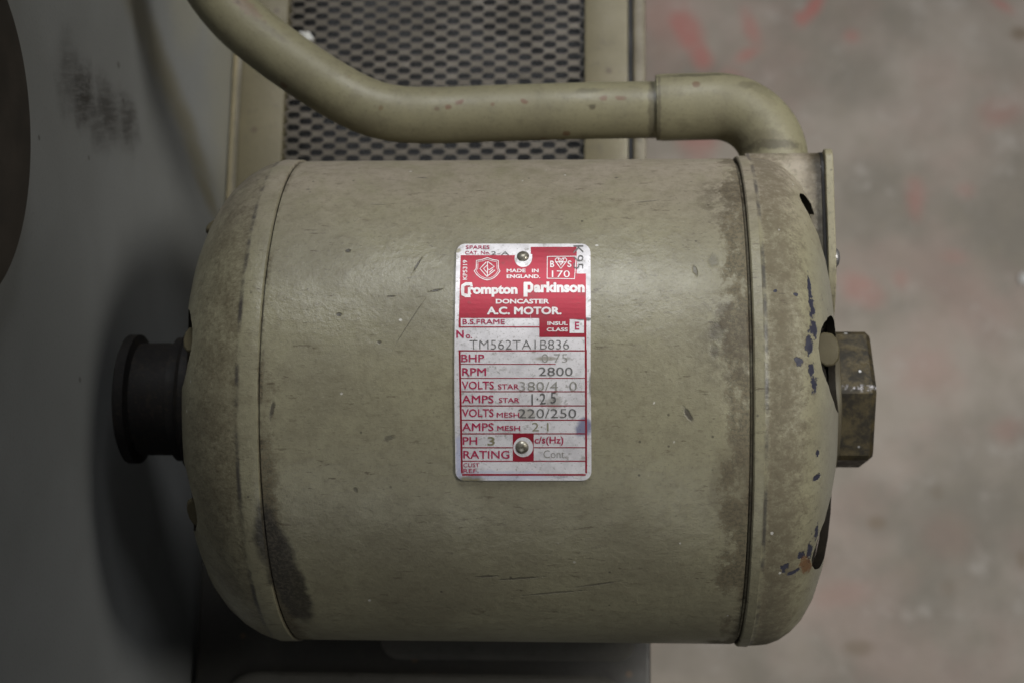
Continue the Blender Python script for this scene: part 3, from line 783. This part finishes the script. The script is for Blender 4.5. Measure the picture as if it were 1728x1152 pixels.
# lettering
def text_geo(s, bold=0.0):
    c = bpy.data.curves.new('lettering', 'FONT'); c.body = s; c.offset = bold; c.resolution_u = 3; c.size = 1.0
    o = bpy.data.objects.new('lettering', c); COL.objects.link(o)
    dg = bpy.context.evaluated_depsgraph_get()
    me = bpy.data.meshes.new_from_object(o.evaluated_get(dg))
    vs = [(q.co.x, q.co.y) for q in me.vertices]; fs = [list(p.vertices) for p in me.polygons]
    bpy.data.objects.remove(o); bpy.data.meshes.remove(me); bpy.data.curves.remove(c)
    return vs, fs
def txt(s, u0, v0, u1, v1, mat, zone=1, bold=0.0, r=R2, rot=0, name='lettering', slant=0.0):
    vs, fs = text_geo(s, 0.0 if ('M' in s and bold > 0) else bold)
    copies = [(0, 0)]
    if 'M' in s and bold > 0: copies += [(math.cos(k*math.pi/4)*bold*.9, math.sin(k*math.pi/4)*bold*.9) for k in range(8)]
    nv = len(vs); vs0, fs0 = vs, fs
    vs = [(q[0]+c[0], q[1]+c[1]) for c in copies for q in vs0]; fs = [[i+k*nv for i in t] for k in range(len(copies)) for t in fs0]
    xs = [q[0] for q in vs]; ys = [q[1] for q in vs]; a, b, c, d = min(xs), max(xs), min(ys), max(ys)
    out = []
    for ii, (x, y) in enumerate(vs):
        p, q = (x-a)/(b-a), (y-c)/(d-c)          # 0..1 across, 0..1 upwards
        if rot == 0: u, v_ = u0+p*(u1-u0), v1-q*(v1-v0)+slant*p
        elif rot == 90: u, v_ = u0+(1-q)*(u1-u0), v1-p*(v1-v0)       # reads upwards
        else: u, v_ = u0+q*(u1-u0), v0+p*(v1-v0)                     # reads downwards
        X, Y = zp(u, v_, zone); out.append(pcyl(X, Y, r+4e-6*(ii//nv)))
    return mk(name, out, fs, mat, plate)
def stroke_geo(pts, wd, zone=1, r=R2, close=False):
    P0 = [Vector(p) for p in pts]; P = []
    for i in range(len(P0) if close else len(P0)-1):
        a, b = P0[i], P0[(i+1) % len(P0)]; m = max(1, int((b-a).length/30))
        P += [a+(b-a)*(k/m) for k in range(m)]
    if not close: P.append(P0[-1])
    n = len(P); L, Rr = [], []
    for i in range(n):
        if close: t = P[(i+1) % n]-P[i-1]
        else: t = P[min(i+1, n-1)]-P[max(i-1, 0)]
        t.normalize(); nn = Vector((-t.y, t.x))*wd/2
        L.append(P[i]+nn); Rr.append(P[i]-nn)
    vs = [pcyl(*zp(q.x, q.y, zone), r) for q in L+Rr]
    fs = [[i, (i+1) % n, n+(i+1) % n, n+i] for i in range(n if close else n-1)]
    return vs, fs
txt('SPARES', 230, 122, 432, 152, REDT, bold=.012)
txt('CAT. No.', 224, 168, 436, 197, REDT, bold=.012)
txt('2-A', 444, 172, 598, 203, STAMP, bold=-.008, name='stamped_figures')
txt('KP5319', 205, 246, 243, 412, WHT, bold=.012, rot=90)
txt('MADE   IN', 576, 320, 846, 350, WHT, bold=.03)
txt('ENGLAND.', 576, 368, 860, 399, WHT, bold=.03)
txt('rompton', 248, 459, 668, 556, WHT, bold=.050)
txt('arkinson', 806, 428, 1236, 520, WHT, bold=.050)
v, f = collect([stroke_geo([(276, 470), (276, 447), (232, 447), (206, 462), (203, 500), (206, 535), (232, 546), (262, 544)], 29), stroke_geo([(262, 560), (262, 536), (276, 527)], 16),
                stroke_geo([(736, 436), (736, 555)], 34), stroke_geo([(722, 443), (775, 443), (789, 458), (789, 492), (775, 508), (735, 508)], 26)])
mk('lettering', v, f, WHT, plate)
txt('DONCASTER', 484, 574, 937, 614, WHT, bold=.035)
txt('A.C. MOTOR.', 410, 640, 1040, 706, WHT, bold=.045)
txt('B.S.FRAME', 203, 744, 560, 787, REDT, bold=.015, r=R2)
txt('INSUL', 920, 764, 1092, 795, WHT, bold=.03)
txt('CLASS', 914, 816, 1094, 848, WHT, bold=.03)
txt('E', 1152, 766, 1190, 834, REDT, bold=.03, r=R3)
txt('N', 150, 838, 214, 902, REDT, bold=.03); txt('o.', 230, 872, 284, 905, REDT, bold=.01)
txt('TM562TA1B836', 262, 920, 1104, 998, STAMP, bold=-.016, name='stamped_figures')
txt('K95', 1140, 120, 1225, 318, STAMP, bold=-.012, rot=-90, r=R3, name='stamped_figures')
txt('BHP', 192, 38, 388, 102, REDT, 2, bold=.012)
txt('RPM', 200, 152, 402, 218, REDT, 2, bold=.012)
txt('VOLTS', 196, 264, 468, 332, REDT, 2, bold=.012); txt('STAR', 502, 288, 680, 332, REDT, 2, bold=.01)
txt('AMPS', 198, 382, 466, 450, REDT, 2, bold=.012); txt('STAR', 510, 404, 684, 446, REDT, 2, bold=.01)
txt('VOLTS', 198, 498, 466, 566, REDT, 2, bold=.012); txt('MESH', 492, 528, 682, 570, REDT, 2, bold=.01)
txt('AMPS', 200, 616, 466, 684, REDT, 2, bold=.012); txt('MESH', 496, 640, 690, 682, REDT, 2, bold=.01)
txt('PH', 205, 734, 328, 800, REDT, 2, bold=.012)
txt('RATING', 210, 850, 600, 918, REDT, 2, bold=.012)
txt('CUST', 210, 955, 346, 990, REDT, 2, bold=.004); txt('REF.', 210, 1004, 338, 1038, REDT, 2, bold=.004)
txt('c/s(Hz)', 812, 730, 1056, 808, REDT, 2, bold=.014)
txt('0·75', 872, 34, 1090, 106, FAINT, 2, bold=-.014, name='stamped_figures', r=R2)
txt('2800', 846, 146, 1134, 220, STAMP, 2, bold=.0, name='stamped_figures')
txt('380/4  0', 682, 268, 1170, 346, FAINT, 2, bold=-.010, name='stamped_figures', r=R3)
txt('1·2 5', 786, 372, 994, 468, STAMP, 2, bold=.004, name='stamped_figures', r=R3, slant=-18)
txt('220/250', 676, 498, 1164, 574, STAMP, 2, bold=-.006, name='stamped_figures', r=R3)
txt('2·1', 790, 614, 930, 686, BROWN, 2, bold=.0, name='stamped_figures')
txt('3', 414, 734, 476, 806, BROWN, 2, bold=.012, name='stamped_figures')
txt('Cont.', 888, 846, 1080, 912, FAINT, 2, bold=-.012, name='stamped_figures')
# shield emblem and certification mark
g = []
def sh(k, o):
    cx, cy = 412, 322
    q = [(320, 250), (365, 243), (412, 226), (460, 243), (506, 250), (506, 290), (508, 318), (520, 338), (496, 372), (470, 395), (440, 408), (412, 414), (384, 408), (350, 392), (322, 368), (302, 338), (318, 318), (320, 290)]
    return [(cx+(x-cx)*k, cy+(y-cy)*k) for x, y in q]
g.append(stroke_geo(sh(1.0, 0), 7, close=True)); g.append(stroke_geo(sh(0.86, 0), 4, close=True))
for pts in ([(404, 262), (350, 318), (408, 384)], [(412, 290), (380, 318), (410, 352)], [(414, 258), (414, 388)], [(418, 260), (472, 300), (430, 328), (418, 322)], [(408, 386), (478, 330)], [(430, 352), (462, 322)]):
    g.append(stroke_geo(pts, 7))
v, f = collect(g); mk('shield_emblem', v, f, WHT, plate)
g = [stroke_geo([(918, 216), (1166, 214)], 6), stroke_geo([(920, 214), (918, 402)], 6), stroke_geo([(918, 400), (1152, 404)], 6), stroke_geo([(1163, 214), (1150, 404)], 6)]
for pts in ([(990, 262), (986, 240), (1000, 228), (1022, 230), (1036, 244), (1050, 230), (1072, 228), (1084, 242), (1078, 264)], [(990, 258), (1034, 318), (1080, 258)], [(990, 262), (1080, 262)], [(1012, 232), (1034, 292), (1060, 232)], [(1020, 262), (1036, 252), (1052, 268), (1034, 284)]):
    g.append(stroke_geo(pts, 7))
v, f = collect(g); mk('certification_mark', v, f, WHT, plate)
txt('B', 944, 252, 978, 306, WHT, bold=.015); txt('S', 1090, 250, 1124, 306, WHT, bold=.015); txt('170', 958, 334, 1110, 392, WHT, bold=.0)
# rivets
RIV = NT('rivet_metal'); rp = RIV.pos(MO)
RIVM = RIV.out(RIV.mix(RIV.step(RIV.noise(rp, 500, 4, .7), .4, .65), (0.36, 0.34, 0.28), (0.15, 0.135, 0.10)), 0.36, 0.6)
for (u, v_, zone, rr) in ((714, 218, 1, 54), (706, 820, 2, 58)):
    x, y = zp(u, v_, zone); c = pcyl(x, y, R+0.0008); nrm = Vector((0, c.y, c.z)).normalized()
    e1 = Vector((1, 0, 0)); e2 = nrm.cross(e1); rad = rr/ZS*(pcyl(x+1, y, R)-pcyl(x, y, R)).length
    vs, fs = [], []
    for i in range(8):
        t = math.pi/2*i/8
        for k in range(28): q = 2*math.pi*k/28; vs.append(c+e1*(rad*math.cos(t)*math.cos(q))+e2*(rad*math.cos(t)*math.sin(q))+nrm*(rad*0.62*math.sin(t)))
    vs.append(c+nrm*rad*0.62)
    for i in range(7):
        for k in range(28): fs.append([i*28+k, i*28+(k+1) % 28, (i+1)*28+(k+1) % 28, (i+1)*28+k])
    for k in range(28): fs.append([7*28+k, 7*28+(k+1) % 28, 8*28])
    mk('rivet', vs, fs, RIVM, plate, 60)

# ------------------------------------------------------------------ conduit
ZP = 0.010
ec = pz(1180, 180, ZP)
exx = pz(1305, 200, ZP).x
PO = Vector((exx, 0.0905, ZP))
con = thing('conduit_pipe', 'cream painted steel conduit bending from the upper left to a fat elbow at the motor', 'pipe', PO)
CON, cn = plain_paint('conduit_cream_paint', PO, (0.215, 0.198, 0.122), (0.17, 0.155, 0.095), (0.11, 0.06, 0.03), dirt=0.35)
cP = cn.pos(PO); crag = cn.math('MULTIPLY', cn.math('SUBTRACT', cn.noise(cP, 420, 4, 0.6), 0.5), 2.2)
base_in = cn.b.inputs['Base Color'].links[0].from_socket
acc = base_in
for (u, v, l, t, ang, k, c) in ((776, 178, 8, 4, 20, .9, (.12, .05, .025)), (757, 186, 5, 4, 0, .8, (.12, .05, .025)), (739, 190, 4, 3, 0, .7, (.10, .05, .03)), (832, 181, 3, 3, 0, .6, (.12, .05, .025)), (886, 176, 7, 4, -25, .8, (.12, .05, .025)),
                                (1000, 185, 5, 4, 0, .8, (.06, .05, .03)), (1018, 171, 6, 5, 0, .7, (.12, .05, .025)), (1047, 171, 8, 4, 0, .7, (.12, .05, .025)), (645, 190, 4, 4, 0, .6, (.12, .07, .03)), (990, 157, 22, 5, 4, .5, (.08, .075, .05)),
                                (425, 35, 34, 9, -38, .75, (.17, .12, .085)), (400, 14, 22, 7, -48, .8, (.05, .042, .03)), (470, 75, 30, 5, -36, .5, (.11, .095, .06)), (1100, 185, 6, 60, 0, .6, (.05, .042, .028)), (1112, 190, 3, 60, 0, .6, (.05, .042, .028)),
                                (1260, 148, 18, 8, 15, .6, (.09, .08, .05)), (1285, 155, 22, 14, -30, .45, (.10, .09, .055)), (1338, 166, 4, 12, -60, .8, (.04, .04, .045)), (1352, 188, 5, 16, 60, .8, (.04, .04, .045)), (1300, 250, 50, 9, 0, .75, (.06, .05, .03)), (1180, 128, 70, 4, 3, .6, (.05, .045, .03)), (1290, 235, 30, 10, 0, .5, (.09, .075, .045))):
    C = pz(u, v, ZP+0.008); e = pz(u+math.cos(math.radians(ang)), v-math.sin(math.radians(ang)), ZP+0.008)-C
    sl_ = e.length; e.normalize(); e2 = Vector((0, 0, 1)).cross(e)
    acc = cn.mix(cn.mul(cn.blob(cP, C, e, l*sl_, e2, t*sl_, crag, 0.4), k), acc, c)
grit_ = cn.noise(cP, 130, 5, 0.65)
acc = cn.mix(cn.mul(cn.step(grit_, 0.50, 0.66), 0.35), acc, (0.13, 0.115, 0.075))
cn.t.links.new(acc, cn.b.inputs['Base Color'])
yb = ec.y; rb = 0.0225
path = [Vector((exx, 0.086+i*(yb-rb-0.086)/4, ZP)) for i in range(5)]
for k in range(1, 17):
    t = math.pi/2*k/16; path.append(Vector((exx-rb+rb*math.cos(t), yb-rb+rb*math.sin(t), ZP)))
xe = pz(1107, 180, ZP).x
for k in range(1, 9): path.append(Vector((exx-rb+(xe-exx+rb)*k/8, yb-(0.0004*k/8), ZP)))
EL = (pz(1180, 126, ZP)-pz(1180, 232, ZP)).length/2*1.0
rr = [EL*0.96]+[EL]*(len(path)-2)+[EL*0.975]
vs, fs = geo_tube(path, rr, 48); mk('elbow', vs, fs, CON, con, 35)
pr = EL*91/107
pts = [Vector((xe+0.004, yb-0.0012, ZP))]
for (u, v_, z) in ((1000, 187, ZP), (850, 191, ZP), (730, 195, ZP+.001), (655, 190, ZP+.002), (595, 169, ZP+.003), (520, 124, ZP+.006), (450, 74, ZP+.010), (395, 26, ZP+.014), (352, -30, ZP+.018), (305, -110, ZP+.024)):
    pts.append(pz(u, v_, z))
vs, fs = geo_tube(smooth_path(pts, 10), pr, 40); mk('pipe', vs, fs, CON, con, 60)

# ------------------------------------------------------------------ small thing on the floor at the right edge
sc = pz(1727, 470, ZF)
PAP = NT('white_paper').out((0.26, 0.26, 0.255), 0.8)
vs = []; nn = 9
for k in range(nn):
    t = 2*math.pi*k/nn; q = random.uniform(.7, 1.15)
    vs.append(sc+Vector((0.0040*q*math.cos(t), 0.0065*q*math.sin(t), 0.001+0.002*random.random())))
vs += [Vector((q.x, q.y, ZF+0.0003)) for q in vs]; vs.append(sc+Vector((0, 0, .003)))
fs = [[k, (k+1) % nn, nn*2] for k in range(nn)]+[[k, (k+1) % nn, nn+(k+1) % nn, nn+k] for k in range(nn)]
pp = mk('paper_scrap', vs, fs, PAP); pp['label'] = 'tiny white scrap lying on the floor at the right edge'; pp['category'] = 'scrap'
